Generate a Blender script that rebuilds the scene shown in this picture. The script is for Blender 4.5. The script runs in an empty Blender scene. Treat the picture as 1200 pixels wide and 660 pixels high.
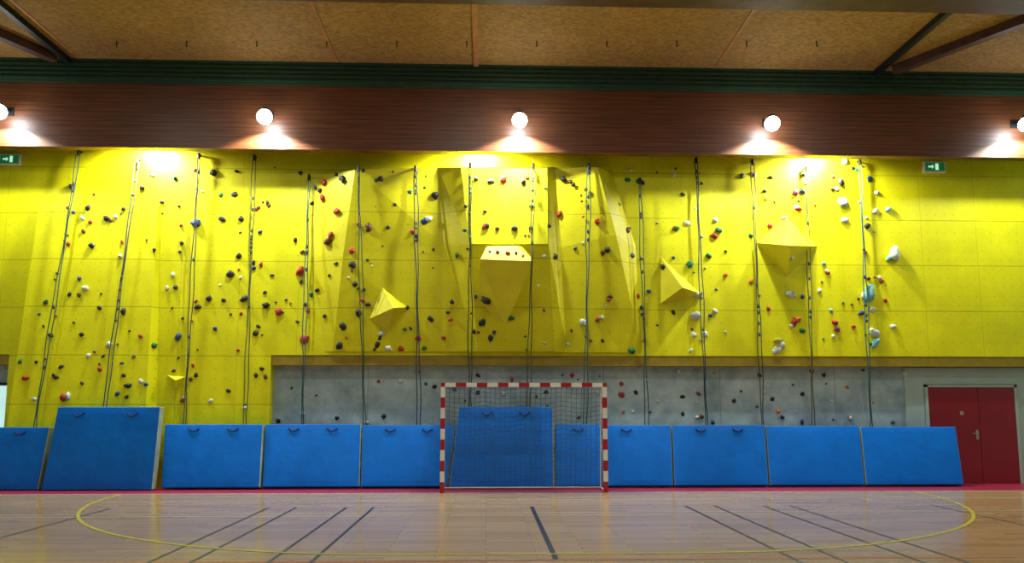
import bpy, bmesh, math, random
from mathutils import Vector, noise
from mathutils.bvhtree import BVHTree
random.seed(7)
scene = bpy.context.scene
try:
    scene.view_settings.view_transform = 'Standard'
    scene.view_settings.look = 'None'
except Exception: pass

# ------------------------------------------------------------ survey geometry
F, CX, CY = 878.0, 600.0, 380.5
H = 1.587
PI = math.radians(6.4); YA = math.atan(0.03396)
sp, cp, sy, cy_ = math.sin(PI), math.cos(PI), math.sin(YA), math.cos(YA)
fwd = Vector((sy*cp, cy_*cp, sp)); rgt = Vector((cy_, -sy, 0)); upv = rgt.cross(fwd)
CAM = Vector((0, 0, H))
def ray(px, py): return (fwd*F + rgt*(px-CX) + upv*(CY-py)).normalized()
def PY(px, py, Y):
    r = ray(px, py); return CAM + r*((Y-CAM.y)/r.y)
def PZ(px, py, z):
    r = ray(px, py); return CAM + r*((z-CAM.z)/r.z)
def XA(px, Y, z):
    k = (px-CX)/F
    return (k*(Y*cy_*cp + (z-H)*sp) + Y*sy)/(cy_ - k*sy*cp)

cam_d = bpy.data.cameras.new('camera'); cam = bpy.data.objects.new('camera', cam_d)
scene.collection.objects.link(cam); scene.camera = cam
cam_d.sensor_width = 36; cam_d.lens = 36*F/1200; cam_d.shift_y = (CY-330)/1200
cam.location = CAM; cam.rotation_euler = (math.pi/2+PI, 0, -YA)

YC = 15.95   # concrete wall face
YW = 15.70   # climbing panel face
YB = 14.95   # timber beam face

# ------------------------------------------------------------ materials
def s2l(c):
    return tuple(((v/255)/12.92 if v/255 <= .04045 else ((v/255+.055)/1.055)**2.4) for v in c)
def newmat(name):
    m = bpy.data.materials.new(name); m.use_nodes = True
    return m, m.node_tree, m.node_tree.nodes['Principled BSDF']
def mat(name, c, rough=.5, var=.15, scale=6, bump=0, metal=0, emit=0, bscale=None, spec=None):
    m, nt, b = newmat(name); L = nt.links
    c = s2l(c)
    tc = nt.nodes.new('ShaderNodeTexCoord')
    n = nt.nodes.new('ShaderNodeTexNoise'); n.inputs['Scale'].default_value = scale; n.inputs['Detail'].default_value = 5
    L.new(tc.outputs['Object'], n.inputs['Vector'])
    r = nt.nodes.new('ShaderNodeValToRGB')
    r.color_ramp.elements[0].position = .3; r.color_ramp.elements[1].position = .7
    r.color_ramp.elements[0].color = (*[v*(1-var) for v in c], 1)
    r.color_ramp.elements[1].color = (*[min(1, v*(1+var)) for v in c], 1)
    L.new(n.outputs['Fac'], r.inputs['Fac']); L.new(r.outputs['Color'], b.inputs['Base Color'])
    b.inputs['Roughness'].default_value = rough; b.inputs['Metallic'].default_value = metal
    if spec is not None: b.inputs['Specular IOR Level'].default_value = spec
    if emit:
        L.new(r.outputs['Color'], b.inputs['Emission Color']); b.inputs['Emission Strength'].default_value = emit
    if bump:
        bn = nt.nodes.new('ShaderNodeBump'); bn.inputs['Strength'].default_value = bump; bn.inputs['Distance'].default_value = .02
        n2 = nt.nodes.new('ShaderNodeTexNoise'); n2.inputs['Scale'].default_value = bscale or scale*3; n2.inputs['Detail'].default_value = 3
        L.new(tc.outputs['Object'], n2.inputs['Vector'])
        L.new(n2.outputs['Fac'], bn.inputs['Height']); L.new(bn.outputs['Normal'], b.inputs['Normal'])
    return m
def mth(nt, op, a, b=None, c=None):
    n = nt.nodes.new('ShaderNodeMath'); n.operation = op
    for i, v in enumerate((a, b, c)):
        if v is None: continue
        if isinstance(v, (int, float)): n.inputs[i].default_value = v
        else: nt.links.new(v, n.inputs[i])
    return n.outputs[0]
def mixc(nt, fac, a, b, mode='MIX'):
    n = nt.nodes.new('ShaderNodeMix'); n.data_type = 'RGBA'; n.blend_type = mode
    for s, v in ((0, fac), (6, a), (7, b)):
        if isinstance(v, (int, float)): n.inputs[s].default_value = v
        elif isinstance(v, tuple): n.inputs[s].default_value = (*v, 1)
        else: nt.links.new(v, n.inputs[s])
    return n.outputs[2]
def noisen(nt, vec, scale, detail=4, rough=.5):
    n = nt.nodes.new('ShaderNodeTexNoise'); n.inputs['Scale'].default_value = scale
    n.inputs['Detail'].default_value = detail; n.inputs['Roughness'].default_value = rough
    nt.links.new(vec, n.inputs['Vector']); return n.outputs['Fac']
def ramp(nt, f, p0, p1, c0, c1):
    r = nt.nodes.new('ShaderNodeValToRGB')
    r.color_ramp.elements[0].position = p0; r.color_ramp.elements[1].position = p1
    r.color_ramp.elements[0].color = (*c0, 1); r.color_ramp.elements[1].color = (*c1, 1)
    nt.links.new(f, r.inputs['Fac']); return r.outputs['Color']
def scaled(nt, vec, s):
    m = nt.nodes.new('ShaderNodeMapping'); m.inputs['Scale'].default_value = s
    nt.links.new(vec, m.inputs['Vector']); return m.outputs[0]

def yellow_mat(name, base, seams=True):
    m, nt, b = newmat(name)
    tc = nt.nodes.new('ShaderNodeTexCoord'); v = tc.outputs['Object']
    sx = nt.nodes.new('ShaderNodeSeparateXYZ'); nt.links.new(v, sx.inputs[0])
    base = s2l(base)
    col = ramp(nt, noisen(nt, v, 1.3, 5, .6), .3, .7, tuple(x*.84 for x in base), tuple(min(1, x*1.08) for x in base))
    col = mixc(nt, mth(nt, 'MULTIPLY', noisen(nt, v, 26, 3, .7), .34), col, tuple(x*.5 for x in base))
    if seams:
        a = mth(nt, 'LESS_THAN', mth(nt, 'PINGPONG', mth(nt, 'ADD', sx.outputs[0], .3), .61), .007)
        c = mth(nt, 'LESS_THAN', mth(nt, 'PINGPONG', mth(nt, 'ADD', sx.outputs[2], .33), .5), .010)
        s = mth(nt, 'MAXIMUM', mth(nt, 'MULTIPLY', a, .6), c)
        col = mixc(nt, mth(nt, 'MULTIPLY', s, .5), col, tuple(x*.25 for x in base))
        dx = mth(nt, 'PINGPONG', sx.outputs[0], .1); dz = mth(nt, 'PINGPONG', sx.outputs[2], .1)
        d = mth(nt, 'ADD', mth(nt, 'MULTIPLY', dx, dx), mth(nt, 'MULTIPLY', dz, dz))
        dot = mth(nt, 'LESS_THAN', d, .010**2)
        col = mixc(nt, mth(nt, 'MULTIPLY', dot, .5), col, (.03, .03, .01))
    nt.links.new(col, b.inputs['Base Color']); b.inputs['Roughness'].default_value = .5
    b.inputs['Specular IOR Level'].default_value = .3
    return m
M_yel = yellow_mat('yellow_climbing_panel', (226, 223, 8))
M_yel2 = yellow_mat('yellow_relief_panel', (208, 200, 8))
M_vol = yellow_mat('yellow_volume', (220, 212, 34), False)

def concrete():
    m, nt, b = newmat('concrete')
    tc = nt.nodes.new('ShaderNodeTexCoord'); v = tc.outputs['Object']
    col = ramp(nt, noisen(nt, v, 1.6, 8, .65), .3, .7, s2l((118, 142, 146)), s2l((196, 212, 210)))
    col = mixc(nt, mth(nt, 'MULTIPLY', noisen(nt, v, 14, 4, .7), .4), col, s2l((116, 136, 140)))
    sx = nt.nodes.new('ShaderNodeSeparateXYZ'); nt.links.new(v, sx.inputs[0])
    a = mth(nt, 'LESS_THAN', mth(nt, 'PINGPONG', sx.outputs[0], 1.25), .008)
    col = mixc(nt, mth(nt, 'MULTIPLY', a, .5), col, (.08, .09, .09))
    nt.links.new(col, b.inputs['Base Color']); b.inputs['Roughness'].default_value = .8
    return m
M_con = concrete()

def wood_beam():
    m, nt, b = newmat('glulam_timber')
    tc = nt.nodes.new('ShaderNodeTexCoord'); v = tc.outputs['Object']
    sx = nt.nodes.new('ShaderNodeSeparateXYZ'); nt.links.new(v, sx.inputs[0])
    g = noisen(nt, scaled(nt, v, (.5, 1, 22)), 2.0, 6, .6)
    col = ramp(nt, g, .3, .72, s2l((66, 34, 16)), s2l((126, 72, 38)))
    lam = mth(nt, 'LESS_THAN', mth(nt, 'PINGPONG', sx.outputs[2], .05), .006)
    col = mixc(nt, mth(nt, 'MULTIPLY', lam, .6), col, s2l((30, 14, 8)))
    nt.links.new(col, b.inputs['Base Color']); b.inputs['Roughness'].default_value = .42
    return m
M_beam = wood_beam()

def osb():
    m, nt, b = newmat('osb_ceiling')
    tc = nt.nodes.new('ShaderNodeTexCoord'); v = tc.outputs['Object']
    vo = nt.nodes.new('ShaderNodeTexVoronoi'); vo.inputs['Scale'].default_value = 14
    nt.links.new(scaled(nt, v, (1, 1.8, 1)), vo.inputs['Vector'])
    bw = nt.nodes.new('ShaderNodeRGBToBW'); nt.links.new(vo.outputs['Color'], bw.inputs[0])
    col = ramp(nt, bw.outputs[0], .1, .9, s2l((136, 100, 46)), s2l((180, 138, 70)))
    col = mixc(nt, mth(nt, 'MULTIPLY', noisen(nt, v, 1.2, 5), .6), col, s2l((108, 76, 34)))
    nt.links.new(col, b.inputs['Base Color']); b.inputs['Roughness'].default_value = .8
    return m
M_osb = osb()

def parquet():
    m, nt, b = newmat('parquet_floor')
    tc = nt.nodes.new('ShaderNodeTexCoord'); v = tc.outputs['Object']
    br = nt.nodes.new('ShaderNodeTexBrick'); br.inputs['Scale'].default_value = 1
    br.inputs['Brick Width'].default_value = 1.1; br.inputs['Row Height'].default_value = .13
    br.inputs['Mortar Size'].default_value = .003; br.inputs['Bias'].default_value = 0
    br.inputs['Color1'].default_value = (*s2l((178, 148, 106)), 1); br.inputs['Color2'].default_value = (*s2l((200, 170, 128)), 1)
    br.inputs['Mortar'].default_value = (*s2l((136, 104, 70)), 1)
    nt.links.new(v, br.inputs['Vector'])
    g = noisen(nt, scaled(nt, v, (1, 14, 1)), 3, 5)
    col = mixc(nt, mth(nt, 'MULTIPLY', g, .4), br.outputs['Color'], s2l((154, 120, 78)))
    nt.links.new(col, b.inputs['Base Color']); b.inputs['Roughness'].default_value = .16
    b.inputs['Specular IOR Level'].default_value = .6
    return m
M_floor = parquet()
M_red = mat('red_sport_floor', (150, 34, 64), .4, .1)
M_blue = mat('blue_vinyl', (0, 106, 206), .45, .08, 3, .4, bscale=5, spec=.25)
M_strap = mat('navy_webbing', (8, 24, 80), .7)
M_edge = mat('mat_side_vinyl', (150, 165, 140), .6)
M_white = mat('white_paint', (225, 225, 220), .4, .04)
M_gred = mat('goal_red', (166, 14, 38), .4, .08)
M_net = mat('net_cord', (80, 90, 98), .8)
M_green = mat('green_corrugated', (36, 70, 50), .45, .15)
M_dark = mat('black_steel', (24, 26, 26), .5, .1, metal=.3)
M_dwood = mat('dark_timber', (70, 38, 22), .6, .3, 4)
M_joist = mat('light_joist', (160, 104, 50), .6, .2, 5)
M_door = mat('door_crimson', (128, 6, 30), .4, .08, 2)
M_plaster = mat('door_surround_plaster', (160, 178, 170), .8, .06, 3)
M_trim = mat('ochre_trim', (136, 116, 8), .6, .15)
M_steel = mat('brushed_steel', (170, 172, 170), .3, .05, metal=.8)
M_lamp = mat('lamp_glass', (235, 248, 255), .3, .0, emit=55)
M_pane = mat('window_pane', (200, 240, 240), .1, .03, emit=.7)
M_exg = mat('exit_green', (30, 150, 80), .4, .02, emit=.15)
M_exw = mat('exit_white', (200, 255, 220), .4, .02, emit=.7)
M_lblue = mat('line_navy', (22, 34, 70), .4, .1)
M_lyel = mat('line_yellow', (186, 178, 44), .4, .06)
M_lwhite = mat('line_white', (200, 192, 172), .4, .05)
M_lred = mat('line_red', (160, 92, 72), .4, .06)
HOLD = {'k': (30, 28, 24), 'r': (160, 38, 24), 'b': (22, 56, 110), 'g': (10, 100, 54), 'w': (190, 200, 194),
        'o': (190, 96, 20), 'y': (180, 172, 60), 'p': (130, 56, 96), 'n': (84, 44, 18), 't': (110, 170, 178)}
HK = list(HOLD); HM = [mat('hold_resin_'+k, HOLD[k], .65, .12, 30) for k in HK]

# ------------------------------------------------------------ mesh helpers
def link(o, parent=None):
    scene.collection.objects.link(o)
    if parent: o.parent = parent
    return o
def empty(name, loc=(0, 0, 0)):
    e = bpy.data.objects.new(name, None); e.empty_display_size = .2; return link(e)
def mesh(name, verts, faces, mats, fm=None, parent=None, bevel=0, smooth=False, segs=2):
    me = bpy.data.meshes.new(name); me.from_pydata([tuple(v) for v in verts], [], faces)
    for m in (mats if isinstance(mats, list) else [mats]): me.materials.append(m)
    if fm:
        for p, i in zip(me.polygons, fm): p.material_index = i
    bm = bmesh.new(); bm.from_mesh(me); bmesh.ops.recalc_face_normals(bm, faces=bm.faces); bm.to_mesh(me); bm.free()
    if smooth:
        for p in me.polygons: p.use_smooth = True
    o = link(bpy.data.objects.new(name, me), parent)
    if bevel:
        b = o.modifiers.new('bevel', 'BEVEL'); b.width = bevel; b.segments = segs; b.limit_method = 'ANGLE'
    return o
BF = [(0, 1, 2, 3), (4, 7, 6, 5), (0, 4, 5, 1), (1, 5, 6, 2), (2, 6, 7, 3), (3, 7, 4, 0)]
def bverts(x0, x1, y0, y1, z0, z1):
    return [(x0, y0, z0), (x1, y0, z0), (x1, y0, z1), (x0, y0, z1), (x0, y1, z0), (x1, y1, z0), (x1, y1, z1), (x0, y1, z1)]
def box(name, x0, x1, y0, y1, z0, z1, m, parent=None, bevel=0):
    return mesh(name, bverts(x0, x1, y0, y1, z0, z1), BF, m, None, parent, bevel)
class Acc:
    def __init__(s): s.v = []; s.f = []; s.m = []
    def add(s, v, f, mi=0):
        o = len(s.v); s.v += [tuple(q) for q in v]; s.f += [tuple(i+o for i in q) for q in f]; s.m += [mi]*len(f)
    def box(s, x0, x1, y0, y1, z0, z1, mi=0): s.add(bverts(x0, x1, y0, y1, z0, z1), BF, mi)
    def bar(s, a, b, w, h, mi=0):
        a, b = Vector(a), Vector(b); d = (b-a).normalized()
        u = d.cross(Vector((0, 0, 1)))
        if u.length < .01: u = Vector((1, 0, 0))
        u.normalize(); n = u.cross(d)
        vs = []
        for p in (a, b):
            vs += [p-u*w/2-n*h/2, p+u*w/2-n*h/2, p+u*w/2+n*h/2, p-u*w/2+n*h/2]
        s.add(vs, BF, mi)
    def cyl(s, a, b, r0, r1, mi=0, n=16):
        a, b = Vector(a), Vector(b); d = (b-a).normalized()
        u = d.orthogonal().normalized(); w = d.cross(u)
        vs = [a+(u*math.cos(2*math.pi*i/n)+w*math.sin(2*math.pi*i/n))*r0 for i in range(n)]
        vs += [b+(u*math.cos(2*math.pi*i/n)+w*math.sin(2*math.pi*i/n))*r1 for i in range(n)]
        fs = [(i, (i+1) % n, n+(i+1) % n, n+i) for i in range(n)] + [tuple(range(n)), tuple(range(n, 2*n))]
        s.add(vs, fs, mi)
    def make(s, name, mats, parent=None, bevel=0): return mesh(name, s.v, s.f, mats, s.m, parent, bevel)
def curve(name, lines, r, m, parent=None, smooth=False):
    cu = bpy.data.curves.new(name, 'CURVE'); cu.dimensions = '3D'; cu.bevel_depth = r; cu.bevel_resolution = 2
    for pts in lines:
        s = cu.splines.new('POLY'); s.points.add(len(pts)-1)
        for i, p in enumerate(pts): s.points[i].co = (*p, 1)
    cu.materials.append(m)
    return link(bpy.data.objects.new(name, cu), parent)

# ------------------------------------------------------------ room shell
XL, XR = -12.6, 12.6
YG = 14.43
ZCEIL = PY(600, 77, YB-.05).z
ZG0 = PY(600, 103, YB-.05).z
ZB0 = PY(600, 178, YB).z
ZY0 = PY(700, 417, YW).z
a = Acc(); a.box(XL, XR, -7, YG+.05, -.2, 0, 0); a.box(XL, XR, YG+.05, 16.2, -.2, 0, 1)
a.make('floor', [M_floor, M_red])
box('wall_far', XL, XR, YC, YC+.25, 0, ZCEIL, M_con)
box('wall_left', XL-.25, XL, -7, YC+.25, 0, ZCEIL, M_con)
box('wall_right', XR, XR+.25, -7, YC+.25, 0, ZCEIL, M_con)
box('ceiling', XL-.25, XR+.25, -7, YC+.25, ZCEIL, ZCEIL+.25, M_osb)

# climbing wall --------------------------------------------------
ZTOP = 7.75
surf = []   # (verts, faces) for hit tests
def reg(v, f): surf.append((v, f))
cw = Acc()
cw.box(XL+.02, XR-.02, YW, YC-.003, ZY0, ZTOP)
xl0, xl1 = XA(5, YW, 1.3), XA(316, YW, 1.8)
cw.box(xl0, xl1, YW, YC-.003, 0.0, ZY0-.001)
wall = empty('climbing_wall')
cw.make('panels', [M_yel], wall)
reg(cw.v, cw.f); reg(bverts(XL, XR, YC, YC+.25, 0, 9), BF)

# slab leaning panel at left
zt = PY(115, 241, YW).z
zb, pb = 1.0, .33
tl = (XA(48, YW, zt), YW-.06, zt); tr = (XA(187, YW, zt), YW-.06, zt)
bl = (XA(6, YW-pb, zb), YW-pb, zb); br_ = (XA(168, YW-pb, zb), YW-pb, zb)
back = [(tl[0], YW+.02, zt), (tr[0]+.02, YW+.02, zt), (bl[0], YW+.02, zb), (br_[0]+.12, YW+.02, zb)]
sv = [bl, br_, tr, tl, back[2], back[3], back[1], back[0]]
mesh('slab_panel', sv, BF, M_yel, None, wall); reg(sv, BF)

# central overhanging relief
def R(px, py, p): q = PY(px, py, YW-p); return (q.x, q.y, q.z)
T = [R(366, 207, 0), R(416, 199, .44), R(513, 196, .26), R(540, 196, .44), R(642, 196, .44), R(650, 196, .24), R(700, 196, .44), R(716, 198, 0)]
Mid = [R(366, 300, 0), R(402, 300, .26), R(520, 287, .2), R(550, 287, .56), R(643, 287, .56), R(657, 290, .26), R(722, 275, .34), R(745, 290, 0)]
Bt = [R(380, 412, 0), R(390, 412, .05), R(518, 412, .05), R(560, 412, .12), R(650, 412, .12), R(664, 413, .06), R(727, 413, .05), R(752, 414, 0)]
rows = [T, Mid, Bt]; rv = []; rf = []
for r_ in rows: rv += r_
for j in range(2):
    for i in range(7): rf.append((j*8+i, j*8+i+1, (j+1)*8+i+1, (j+1)*8+i))
o = len(rv)
rv += [(x, YW+.02, z) for x, y, z in T]; o2 = len(rv); rv += [(x, YW+.02, z) for x, y, z in Bt]
for i in range(7):
    rf.append((i, i+1, o+i+1, o+i)); rf.append((16+i, 16+i+1, o2+i+1, o2+i))
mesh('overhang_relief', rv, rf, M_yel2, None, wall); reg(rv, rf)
q = [R(551, 286, .60), R(642, 286, .60), R(641, 197, .47), R(552, 197, .47), R(551, 286, .4), R(642, 286, .4), R(641, 197, .3), R(552, 197, .3)]
mesh('centre_plate', q, BF, M_yel, None, wall); reg(q, BF)

def build_bvh():
    V, Fc = [], []
    for v, f in surf:
        o = len(V); V += [tuple(p) for p in v]; Fc += [tuple(i+o for i in q) for q in f]
    return BVHTree.FromPolygons(V, Fc)
bvh = build_bvh()
def hit(px, py):
    r = ray(px, py); loc, n, i, d = bvh.ray_cast(CAM, r)
    if n.dot(r) > 0: n = -n
    return loc, n

def volume(base, apex):
    pts = []
    for (px, py) in base:
        l, n = hit(px, py); pts.append(l - n*.03)
    for (px, py, p) in apex:
        l, n = hit(px, py); q = PY(px, py, l.y - p); pts.append(q)
    bm = bmesh.new()
    for p in pts: bm.verts.new(p)
    bmesh.ops.convex_hull(bm, input=bm.verts)
    bmesh.ops.recalc_face_normals(bm, faces=bm.faces)
    me = bpy.data.meshes.new('climbing_volume'); bm.to_mesh(me)
    bm.verts.index_update()
    surf.append(([v.co[:] for v in bm.verts], [tuple(v.index for v in f.verts) for f in bm.faces])); bm.free()
    me.materials.append(M_vol); link(bpy.data.objects.new('climbing_volume', me))
volume([(446, 334), (479, 360), (455, 390), (430, 375)], [(461, 361, .5)])
volume([(773, 299), (822, 344), (812, 350), (771, 358)], [(800, 337, .5)])
volume([(921, 252), (960, 288), (923, 325), (885, 284)], [(927, 288, .62)])
volume([(194, 439), (218, 441), (204, 461)], [(206, 446, .24)])
# large wedge: base on the relief below the plate, lip projecting out
volume([(570, 289), (612, 289), (604, 352), (591, 384), (560, 354)], [(563, 304, .62), (626, 306, .62), (571, 289, .34), (606, 288, .34)])
bvh = build_bvh()

# holds ---------------------------------------------------------
acc = Acc()
ico = bmesh.new(); bmesh.ops.create_icosphere(ico, subdivisions=2, radius=1)
iv = [v.co.copy() for v in ico.verts]; ifc = [tuple(v.index for v in f.verts) for f in ico.faces]; ico.free()
def hold(px, py, k, s=3.5, ax=None, ang=None):
    res = hit(px, py)
    if res[0] is None: return
    l, n = res
    if l.y > YC+.01: return
    r = s*.84/56.0
    u = n.orthogonal().normalized(); w = n.cross(u)
    ang = random.uniform(0, 6.28) if ang is None else ang
    u2 = u*math.cos(ang)+w*math.sin(ang); w2 = n.cross(u2)
    ax = random.uniform(.6, 1.5) if ax is None else ax
    dz = random.uniform(.5, .95); seed = Vector((random.random()*50, px, py))
    vs = []
    for v in iv:
        d = 1+.6*noise.noise(v*1.5+seed)
        vs.append(l + u2*(v.x*r*d*ax**.5) + w2*(v.y*r*d/ax**.5) + n*(v.z*r*d*dz + r*.25))
    acc.add(vs, ifc, HK.index(k))
ex = """352 318 r 6;357 398 r 6.5;327 366 r 5;395 248 r 4.5;432 267 n 6;420 263 r 3;230 262 b 6;205 209 g 3;261 257 k 4.5;275 228 k 4;283 257 k 4;
167 220 k 4;502 257 w 5;497 260 b 5;510 229 k 5;570 352 k 6;570 265 k 4;565 378 k 5;575 396 k 4;599 373 g 4;648 418 r 5;740 411 g 5;777 313 k 4;
837 277 r 5;842 270 g 4;838 258 w 4;805 262 w 4;792 268 g 4;808 310 g 5;815 370 w 7;813 393 w 4;926 345 w 6;930 378 r 5;987 237 w 7;990 258 w 5;
1047 298 w 9;1042 303 t 5;1017 345 t 10;1012 347 w 5;1024 390 w 7;1025 402 t 6;1009 367 b 4;1000 383 r 3;980 386 p 4;940 388 g 4;911 410 w 5;
960 341 w 3;911 399 y 5;1037 352 r 3;683 378 w 5;650 301 k 4;900 362 r 3;789 366 k 3;935 245 r 4;933 243 w 4;897 232 y 4;919 256 w 3;928 303 w 3;
558 210 k 3;575 213 k 4;590 210 r 5;613 213 k 4;618 208 o 3;603 268 k 4;622 268 k 3;568 266 r 4;583 268 n 3;655 251 r 4;660 210 k 4;668 213 n 3;
712 293 k 4;700 260 r 4;643 265 k 3;725 240 g 3;574 295 k 2;583 296 k 2.5;595 297 r 3;605 297 k 2;613 300 o 2;
103 244 k 4;125 256 k 4;97 256 w 3;85 220 k 4;130 258 n 3;180 205 w 3;190 237 k 3;213 285 k 3;209 395 b 5;180 405 g 4;196 338 w 3;206 337 k 3;
245 350 k 4;232 360 k 4;250 203 k 5;259 229 g 3;270 322 k 5;287 350 k 5;312 358 k 5;300 391 k 4;262 352 k 3;306 310 r 3;280 300 k 4;
300 245 r 3;305 272 b 3;314 238 k 3;100 338 w 4;145 365 k 4;117 361 k 3;128 404 w 4;117 433 r 3;104 417 w 3;75 466 r 5;80 464 w 4;60 393 k 3;
24 424 g 3;30 443 r 4;96 392 k 3;165 394 r 3;141 300 w 3;145 245 k 3;108 288 k 4;82 345 k 3;93 346 n 3;
446 210 k 4;463 240 k 5;470 236 k 4;480 225 g 5;484 272 r 4;455 267 k 4;440 243 k 3;402 210 k 5;380 214 r 4;378 232 r 4;388 275 r 4;385 283 n 5;
412 294 r 4;413 310 k 5;416 333 k 4;425 352 r 4;420 367 k 5;432 357 k 4;402 382 k 5;398 405 k 5;442 404 k 4;447 391 w 4;372 340 k 3;365 345 g 3;
455 408 w 4;470 409 r 4;505 374 k 4;490 397 r 4;520 396 r 3;530 354 k 3;528 375 r 3;545 270 g 3;
735 211 g 4;748 213 g 4;752 214 k 4;735 270 n 4;713 351 r 3;740 300 b 4;745 372 g 3;752 361 k 3;715 348 k 3;700 375 r 3;705 372 w 3;
800 228 k 3;790 268 r 3;830 300 g 4;817 345 w 5;838 365 w 4;850 322 o 3;826 392 w 4;880 330 o 3;870 206 b 3;884 205 w 3;902 265 r 4;
880 276 g 3;940 225 b 4;932 226 p 4;990 190 w 5;985 213 k 5;1019 210 b 4;1027 226 w 3;1025 248 w 4;1040 246 t 4;1016 265 k 4;1033 330 r 3;
1030 326 w 3;1046 383 w 4;1022 363 w 4;1013 296 r 3;970 320 r 3;978 378 r 4;915 404 w 5;908 412 w 4;940 348 b 3;935 375 o 4;927 382 w 3;
728 450 r 3;745 460 k 3;728 463 r 4;795 435 w 3;835 495 b 3;1060 438 w 4;1046 495 g 3;996 490 w 3;700 460 w 3;560 440 k 3;
560 460 k 3;590 462 w 3;600 445 r 3;640 460 k 3;326 493 k 3;355 485 w 3;395 490 k 3;430 495 w 3;450 488 k 3;800 485 k 3;860 470 k 3;890 440 k 3;905 468 k 3;
670 440 r 3;770 470 w 3;800 465 k 3;940 462 k 3;965 440 k 3;40 468 w 3;72 430 k 3;150 452 k 4;165 447 w 3;215 467 w 3;230 440 k 3;247 470 w 3;268 458 k 3;287 478 w 3;300 440 k 3"""
for t in ex.replace('\n', '').split(';'):
    p = t.split()
    if len(p) == 4: hold(float(p[0]), float(p[1]), p[2], float(p[3]), 1.7 if p[2] == 't' else None)
ropes = [(92, 181, 41, 497), (161, 190, 123, 474), (233, 185, 216, 497), (298, 187, 287, 497), (362, 210, 354, 498), (420, 200, 427, 498),
         (487, 200, 491, 498), (551, 196, 551, 470), (625, 197, 619, 470), (690, 197, 686, 498), (750, 214, 758, 498), (816, 190, 828, 498),
         (882, 192, 894, 498), (945, 200, 953, 498), (1008, 192, 1021, 498)]
pal_l = 'kkkkkkkknnnrrwgb'; pal_r = 'kkkrogwwwngbptnn'
for (x0, y0, x1, y1) in ropes:
    for i in range(21):
        t = random.random(); py = 195+t*(300); px = x0+(x1-x0)*t + random.gauss(0, 17)
        if 412 < py < 432 and px > 316: continue
        if px > 1050: continue
        k = random.choice(pal_l if px < 620 else pal_r)
        if 880 < px < 960 and 255 < py < 322: continue
        if 560 < px < 628 and 288 < py < 385: continue
        hold(px, py, k, random.choice((1.5, 1.8, 2.2, 2.6, 3.0)))
hm = acc.make('climbing_holds', HM)
for p in hm.data.polygons: p.use_smooth = True

# ropes ---------------------------------------------------------
rc = [mat('rope_'+n, c, .8, .3, 60) for n, c in (('dark_green', (44, 76, 58)), ('navy', (40, 56, 80)), ('charcoal', (66, 68, 56)), ('olive', (88, 92, 46)), ('teal', (46, 88, 90)))]
prot = {4: .12, 5: .52, 6: .40, 7: .56, 8: .66, 9: .50, 10: .14}
midp = {5: .42, 6: .40, 7: .68, 8: 1.22, 9: .44}
for i, (x0, y0, x1, y1) in enumerate(ropes):
    pt = prot.get(i, .12); yt = YW-pt
    top = PY(x0, y0, yt)
    if i < 4:
        ye = (YW-.40) if i < 2 else YW-.06
        end = PY(x1, y1, ye); mids = []
    else:
        ye = YC-.12; end = PY(x1, y1, ye)
        xm = x0+(x1-x0)*.72; mids = [PY(xm, 412, YW-.15)]
        if i in midp: mids = [PY(x0+(x1-x0)*.3, 304 if i == 8 else 288, YW-midp[i])]+mids
    lines = []
    ph = random.random()*6
    key = [top]+mids+[end]
    for sgn in (-1, 1):
        pts = []
        for a_, b_ in zip(key[:-1], key[1:]):
            for j in range(24):
                t = j/24; p = a_.lerp(b_, t)
                w = .026 + .016*math.sin(p.z*1.7+ph)
                pts.append((p.x+sgn*w + .008*math.sin(p.z*5+ph), p.y, p.z))
        pts.append((end.x+sgn*.03, end.y, end.z-.12)); lines.append(pts)
    e = empty('climbing_rope')
    curve('strands', lines, .0105, rc[i % 5], e)
    a = Acc()
    a.cyl(top+Vector((0, 0, .1)), top-Vector((0, 0, .02)), .03, .03, 0, 10)
    a.bar(top+Vector((0, 0, .08)), (top.x, YW+.01, top.z+.08), .03, .03, 0)
    for j in range(random.randint(5, 8)):
        t = random.uniform(.05, 1); p = top.lerp(mids[0] if mids else end, t)
        a.cyl(p+Vector((0, 0, .045)), p, .01, .026, 1, 8); a.cyl(p, p-Vector((0, 0, .045)), .026, .01, 1, 8)
    a.make('anchor_and_knots', [M_dark, rc[(i+2) % 5]], e)

# timber beam, corrugated fascia, ceiling parts -----------------
box('timber_beam', XL, XR, YB, YB+.2, ZB0, ZG0+.05, M_beam)
a = Acc(); n = 10; hh = (ZCEIL-.002-ZG0)/n
for i in range(n):
    z = ZG0+i*hh; y = YB-.05-(.03 if i % 2 else 0)
    a.box(XL, XR, y, YB+.2 if z > ZG0+.1 else YB-.001, z, z+hh, 0)
a.make('corrugated_fascia', [M_green])
yb2 = PZ(600, 6, ZCEIL-.12).y
box('dark_cross_beam', XL, XR, yb2-.5, yb2, ZCEIL-.12, ZCEIL-.001, M_dwood)
a = Acc()
for px in (92, 395, 558, 838):
    x = XA(px, YB-.1, ZCEIL)
    a.box(x-.05 if px == 558 else x-.03, x+.05 if px == 558 else x+.03, yb2+.005, YB-.09, ZCEIL-.05 if px == 558 else ZCEIL-.012, ZCEIL-.001, 0)
a.make('ceiling_joists', [M_joist])
a = Acc()
for px, py in ((1030, 83), (75, 67)):
    q = PZ(px, py, ZCEIL-.06); a.box(q.x-.05, q.x+.05, yb2+.005, YB-.1, ZCEIL-.12, ZCEIL-.001, 0)
a.make('steel_purlins', [M_dark])
a = Acc()
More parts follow.
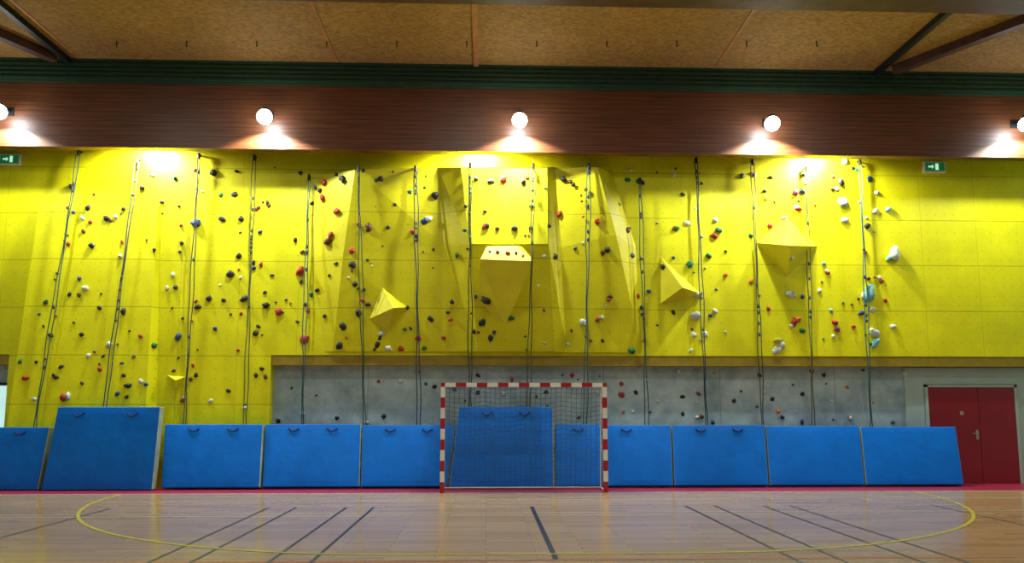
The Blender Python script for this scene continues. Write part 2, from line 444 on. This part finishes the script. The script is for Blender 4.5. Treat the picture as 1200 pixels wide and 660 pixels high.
for p, q in (((1048, 82), (1200, 24)), ((64, 68), (-10, 36))):
    A_ = PZ(*p, ZCEIL-.087); B_ = PZ(*q, ZCEIL-.087)
    D_ = (B_-A_); B2 = A_+D_*((yb2+.12-A_.y)/D_.y)
    a.bar(A_, B2, .17, .17, 0)
a.make('timber_braces', [M_dwood])
a = Acc()
for i in range(11):
    px = 137+i*82; q = PZ(px, 48, ZCEIL); a.cyl(q-Vector((0, 0, .001)), q-Vector((0, 0, .12)), .012, .012, 0, 6)
a.make('ceiling_rods', [M_dark])

# floodlights ---------------------------------------------------
def spot(name, loc, d, e, ang, col=(1, 1, .95), size=.12, parent=None, blend=.4):
    l = bpy.data.lights.new(name, 'SPOT'); l.energy = e; l.spot_size = math.radians(ang); l.spot_blend = blend
    l.shadow_soft_size = size; l.color = col
    o = link(bpy.data.objects.new(name, l), parent); o.location = loc
    o.rotation_euler = Vector(d).to_track_quat('-Z', 'Y').to_euler(); return o
YL = 14.58
for px, py, en in ((-2, 131, 360), (310, 137, 620), (609, 141, 680), (905, 145, 620), (1203, 146, 380)):
    c = PY(px, py, YL); e = empty('floodlight')
    a = Acc()
    a.cyl(c+Vector((0, .02, .2)), c+Vector((0, .02, .1)), .05, .09, 0)
    a.cyl(c+Vector((0, .02, .1)), c+Vector((0, .02, .04)), .09, .15, 0, 20)
    a.bar(c+Vector((0, 0, .16)), (c.x, YB+.02, c.z+.16), .05, .04, 0)
    a.box(c.x-.07, c.x+.07, YB-.02, YB+.01, c.z+.06, c.z+.24)
    a.make('housing', [M_dark], e)
    bm = bmesh.new(); bmesh.ops.create_uvsphere(bm, u_segments=20, v_segments=12, radius=.15)
    me = bpy.data.meshes.new('bulb'); bm.to_mesh(me); bm.free(); me.materials.append(M_lamp)
    for p in me.polygons: p.use_smooth = True
    b = link(bpy.data.objects.new('bulb', me), e); b.location = c
    spot('beam_light', c-Vector((0, 0, .17)), (0, .3, -1), en, 140, (.95, 1, .88), .08, e, .2)
# wall washers between beam and wall
for px in (165, 562, 968):
    c = PY(px, 178, 15.215); c.z = ZB0+.3; e = empty('wall_washer_light')
    a = Acc(); a.box(c.x-.2, c.x+.2, c.y-.05, c.y+.06, c.z+.05, c.z+.16, 0)
    a.make('housing', [M_dark], e)
    spot('wash_light', c, (0, .3, -1), 950, 165, (1, 1, .92), .1, e, .5)
# hall luminaires over the court
for x in (-7.5, 0, 7.5):
    for y in (10.5, 5.0, -1.0):
        e = empty('hall_luminaire')
        a = Acc(); a.box(x-.8, x+.8, y-.25, y+.25, ZCEIL-.2, ZCEIL-.001, 0); a.make('housing', [M_white], e)
        l = bpy.data.lights.new('tube', 'AREA'); l.shape = 'RECTANGLE'; l.size = 1.5; l.size_y = .4; l.energy = 80 if x else 105; l.color = (.95, 1, .93)
        o = link(bpy.data.objects.new('tube', l), e); o.location = (x, y, ZCEIL-.22)
w = bpy.data.worlds.new('world'); scene.world = w; w.use_nodes = True
w.node_tree.nodes['Background'].inputs[0].default_value = (.8, .93, 1, 1); w.node_tree.nodes['Background'].inputs[1].default_value = .14

# trim under the climbing wall, door, window --------------------
ztr = PY(800, 429, YW).z
box('trim_1', xl1+.01, XR-.02, YW+.01, YC-.002, ztr, ZY0-.001, M_trim)
box('trim_2', XL+.02, xl0-.01, YW+.01, YC-.002, ztr, ZY0-.001, M_trim)
dx0, dx1, dzt = XA(1090, YC-.05, 1), XA(1192, YC-.05, 1), PY(1140, 454, YC-.05).z
xs = XA(1060, YC-.02, 2)
a = Acc(); a.box(xs, dx0-.07, YC-.04, YC-.002, 0, ztr-.02); a.box(dx1+.07, XR-.02, YC-.04, YC-.002, 0, ztr-.02); a.box(dx0-.07, dx1+.07, YC-.04, YC-.002, dzt+.06, ztr-.02)
a.make('trim_3', [M_plaster])
d = empty('door_1')
a = Acc(); a.box(dx0-.06, dx0, YC-.07, YC-.004, 0, dzt+.05); a.box(dx1, dx1+.06, YC-.07, YC-.004, 0, dzt+.05); a.box(dx0-.06, dx1+.06, YC-.07, YC-.004, dzt, dzt+.05)
a.make('frame', [M_plaster], d)
mx = XA(1147, YC, 1)
box('leaf_1', dx0+.005, mx-.004, YC-.06, YC-.01, .01, dzt-.005, M_door, d, .004)
box('leaf_2', mx+.004, dx1-.005, YC-.06, YC-.01, .01, dzt-.005, M_door, d, .004)
a = Acc(); a.box(mx-.1, mx-.05, YC-.075, YC-.058, .93, 1.13); a.bar((mx-.075, YC-.11, 1.06), (mx-.2, YC-.11, 1.06), .02, .02); a.bar((mx-.075, YC-.07, 1.06), (mx-.075, YC-.115, 1.06), .02, .02)
a.box(mx-.42, mx-.34, YC-.064, YC-.058, 1.45, 1.53)
a.make('handle', [M_steel], d)
wd = empty('window_1'); wx = XA(12, YC-.02, 1.8)
box('pane', wx-1.4, wx-.3+.25, YC-.03, YC-.004, 1.2, PY(3, 452, YC).z, M_pane, wd)
zt2 = PY(3, 452, YC).z
a = Acc(); a.box(wx-1.45, wx, YC-.06, YC-.004, zt2, zt2+.06); a.box(wx-.05, wx, YC-.06, YC-.004, 1.15, zt2); a.box(wx-1.45, wx-1.4, YC-.06, YC-.004, 1.15, zt2); a.box(wx-1.45, wx, YC-.06, YC-.004, 1.14, 1.2)
a.make('frame', [M_dark], wd)

# exit signs
for x0, y0, x1, y1 in ((-2, 180, 24, 193), (1083, 189, 1108, 202)):
    A_ = PY(x0, y1, YW-.06); B_ = PY(x1, y0, YW-.06); e = empty('exit_sign')
    box('housing', A_.x, B_.x, YW-.06, YW+.005, A_.z, B_.z, M_white, e, .01)
    W = B_.x-A_.x; Hh = B_.z-A_.z; y = YW-.064
    def q(name, u0, u1, v0, v1, m, yy): box(name, A_.x+u0*W, A_.x+u1*W, yy, yy+.01, A_.z+v0*Hh, A_.z+v1*Hh, m, e)
    q('face', .07, .93, .14, .86, M_exg, y)
    q('pictogram_door', .52, .66, .22, .78, M_exw, y-.002)
    a = Acc(); a.bar((A_.x+.2*W, y-.002, A_.z+.5*Hh), (A_.x+.36*W, y-.002, A_.z+.5*Hh), .004, Hh*.14)
    a.add([(A_.x+.36*W, y-.003, A_.z+.3*Hh), (A_.x+.46*W, y-.003, A_.z+.5*Hh), (A_.x+.36*W, y-.003, A_.z+.7*Hh)], [(0, 1, 2)])
    a.make('pictogram_arrow', [M_exw], e)

# crash mats ----------------------------------------------------
def crash(bx0, bx1, tx0, tx1, yt, ybm, ytp, th=.18, handles=(.3, .7)):
    zt = PY((tx0+tx1)/2, yt, ytp).z
    b0, b1 = XA(bx0, ybm, 0), XA(bx1, ybm, 0); t0, t1 = XA(tx0, ytp, zt), XA(tx1, ytp, zt)
    nrm = Vector((0, zt, -(ytp-ybm))).normalized()*th
    f = [Vector((b0, ybm, .015)), Vector((b1, ybm, .015)), Vector((t1, ytp, zt)), Vector((t0, ytp, zt))]
    bk = [p+nrm for p in f]
    lift = min(v.z for v in bk)
    if lift < .005:
        for v in f+bk: v.z += .005-lift
    e = empty('crash_mat')
    N = 12; V = []; Fc = []
    def grid(a0, a1, a2, a3, bulge):
        o = len(V)
        for j in range(N+1):
            for i in range(N+1):
                u, v = i/N, j/N
                p = (a0.lerp(a1, u)).lerp(a3.lerp(a2, u), v)
                p = p - bulge*(math.sin(math.pi*u)*math.sin(math.pi*v))**.5*.02
                V.append(p)
        for j in range(N):
            for i in range(N): Fc.append((o+j*(N+1)+i, o+j*(N+1)+i+1, o+(j+1)*(N+1)+i+1, o+(j+1)*(N+1)+i))
    nn = nrm.normalized()
    grid(*f, nn); nf = len(Fc)
    grid(*bk, -nn*.1); nb = len(Fc)
    k = N+1
    def side(idx):
        for a_, b_ in zip(idx[:-1], idx[1:]): Fc.append((a_, b_, b_+k*k, a_+k*k))
    side([i for i in range(k)]); s1 = len(Fc)
    side([N+i*k for i in range(k)]); s2 = len(Fc)
    side([N*k+i for i in range(k)]); s3 = len(Fc)
    side([i*k for i in range(k)])
    fm = [0]*nb + [0]*(s1-nb) + [1]*(s2-s1) + [0]*(s3-s2) + [1]*(len(Fc)-s3)
    mesh('padding', V, Fc, [M_blue, M_edge], fm, e, .018, False, 3)
    ls = []
    for h in handles:
        L_ = []
        for j in range(9):
            t = j/8; u = h+(t-.5)*.17*1.2/max(.6, abs(t1-t0)); v = .93-.05*math.sin(math.pi*t)
            p = (f[0].lerp(f[1], u)).lerp(f[3].lerp(f[2], u), v) - nn*(.02+.025*math.sin(math.pi*t)); L_.append(p)
        ls.append(L_)
    if ls: curve('straps', ls, .014, M_strap, e)
crash(-60, 44, -52, 58, 501, 15.12, 15.17)
crash(48, 178, 68, 188, 477, 15.06, 15.12, .2, (.22, .74))
crash(189, 304, 193, 308, 499, 15.15, 15.40, .2)
crash(307, 421, 311, 423, 499, 15.2, 15.5)
crash(423, 524, 425, 534, 500, 15.2, 15.5)
crash(527, 649, 538, 648, 478, 15.16, 15.42, .2)
crash(652, 711, 651, 703, 499, 15.22, 15.5, .18, (.5,))
crash(713, 789, 711, 786, 500, 15.22, 15.5, .18, (.3,))
crash(791, 901, 788, 896, 500, 15.22, 15.5)
crash(903, 1014, 898, 1007, 501, 15.22, 15.5, .18, ())
crash(1016, 1130, 1009, 1120, 502, 15.22, 15.5, .18, ())

# handball goal -------------------------------------------------
g = empty('handball_goal')
gx0 = XA(516, YG, 1); gx1 = XA(712, YG, 1); S = .08; HT = 2.08
a = Acc()
nz = 10
for x in (gx0, gx1-S):
    for i in range(nz):
        a.box(x, x+S, YG, YG+S, .006+i*(HT-S-.006)/nz, .006+(i+1)*(HT-S-.006)/nz, i % 2)
    a.box(x, x+S, YG, YG+S, HT-S, HT, 0)
nx = 15; w0 = gx0+S; ww = gx1-S-w0
for i in range(nx): a.box(w0+i*ww/nx, w0+(i+1)*ww/nx, YG, YG+S, HT-S, HT, (i+1) % 2)
a.make('posts_and_crossbar', [M_gred, M_white], g)
prof = [(.04, 2.03), (.42, 1.98), (.5, 1.6), (.58, 1.0), (.64, .5), (.68, .03)]
lines = [[(x, YG+p, z) for p, z in prof] for x in (gx0+.04, gx1-.04)]
lines.append([(gx0+.04, YG+.68, .03), (gx1-.04, YG+.68, .03)])
for x in (gx0+.04, gx1-.04): lines.append([(x, YG+.06, .03), (x, YG+.68, .03)])
curve('net_supports', lines, .016, M_white, g)
def pf(t):
    L_ = [0]
    for (a0, b0), (a1, b1) in zip(prof[:-1], prof[1:]): L_.append(L_[-1]+math.hypot(a1-a0, b1-b0))
    d_ = t*L_[-1]
    for i in range(len(prof)-1):
        if d_ <= L_[i+1]+1e-6:
            u = (d_-L_[i])/(L_[i+1]-L_[i]); return (prof[i][0]+(prof[i+1][0]-prof[i][0])*u, prof[i][1]+(prof[i+1][1]-prof[i][1])*u)
    return prof[-1]
nl = []
NX, NT = 31, 26
def np_(i, j):
    u = i/NX; t = j/NT; y, z = pf(t)
    sag = .05*math.sin(math.pi*t)*(math.sin(math.pi*u*3)**2)
    return (gx0+.04+(gx1-gx0-.08)*u, YG+y-sag, z-.06*math.sin(math.pi*t)*abs(math.sin(math.pi*u*4)))
for i in range(NX+1): nl.append([np_(i, j) for j in range(NT+1)])
for j in range(NT+1): nl.append([np_(i, j) for i in range(NX+1)])
for x in (gx0+.04, gx1-.04):
    for k in range(1, 20):
        z = 2.0*k/20
        ymax = next((prof[i][0]+(prof[i+1][0]-prof[i][0])*((prof[i][1]-z)/(prof[i][1]-prof[i+1][1])) for i in range(len(prof)-1) if prof[i+1][1] <= z <= prof[i][1]), .68)
        nl.append([(x, YG+.06, z), (x, YG+ymax, z)])
    for k in range(1, 7):
        y = .68*k/7; zt_ = 2.0 if y < .42 else max(.03, 1.98-(y-.42)/.26*1.95)
        nl.append([(x, YG+y, .03), (x, YG+y, zt_)])
curve('net', nl, .0045, M_net, g)

# court markings ------------------------------------------------
a = Acc()
def strip(x0, x1, y0, y1, mi, z=.002): a.add([(x0, y0, z), (x1, y0, z), (x1, y1, z), (x0, y1, z)], [(0, 1, 2, 3)], mi)
strip(XL, XR, YG-.0, YG+.06, 2, .0025)
Y0 = PZ(600, 594, 0).y; Yn = PZ(600, 656, 0).y
for px in (130, 315, 347, 406, 438, 803, 837, 893, 925, 1090):
    x = XA(px, Y0, 0); strip(x-.02, x+.02, 2, Y0, 0)
x = XA(623, Y0, 0); strip(x-.03, x+.03, Yn, Y0, 0, .003)
for py, mi, wd_ in ((601, 2, .012), (604, 2, .012), (657, 3, .035), (586, 2, .01)):
    y = PZ(600, py, 0).y; strip(XL, XR, y-wd_, y+wd_, mi, .0015)
pts = []
cxg = (gx0+gx1)/2
for i in range(33): t = math.pi*i/64; pts.append((-1.5-6*math.cos(t), -6*math.sin(t)))
for i in range(33): t = math.pi/2+math.pi*i/64; pts.append((1.5-6*math.cos(t), -6*math.sin(t)))
ri = []
for (x, y) in pts:
    cxx = -1.5 if x <= -1.5 else (1.5 if x >= 1.5 else x)
    dd = Vector((x-cxx, y)).normalized()
    ri.append(((cxg+x+dd.x*.025, YG+y+dd.y*.025, .004), (cxg+x-dd.x*.025, YG+y-dd.y*.025, .004)))
for p, q in zip(ri[:-1], ri[1:]): a.add([p[0], q[0], q[1], p[1]], [(0, 1, 2, 3)], 1)
a.make('court_markings', [M_lblue, M_lyel, M_lwhite, M_lred])
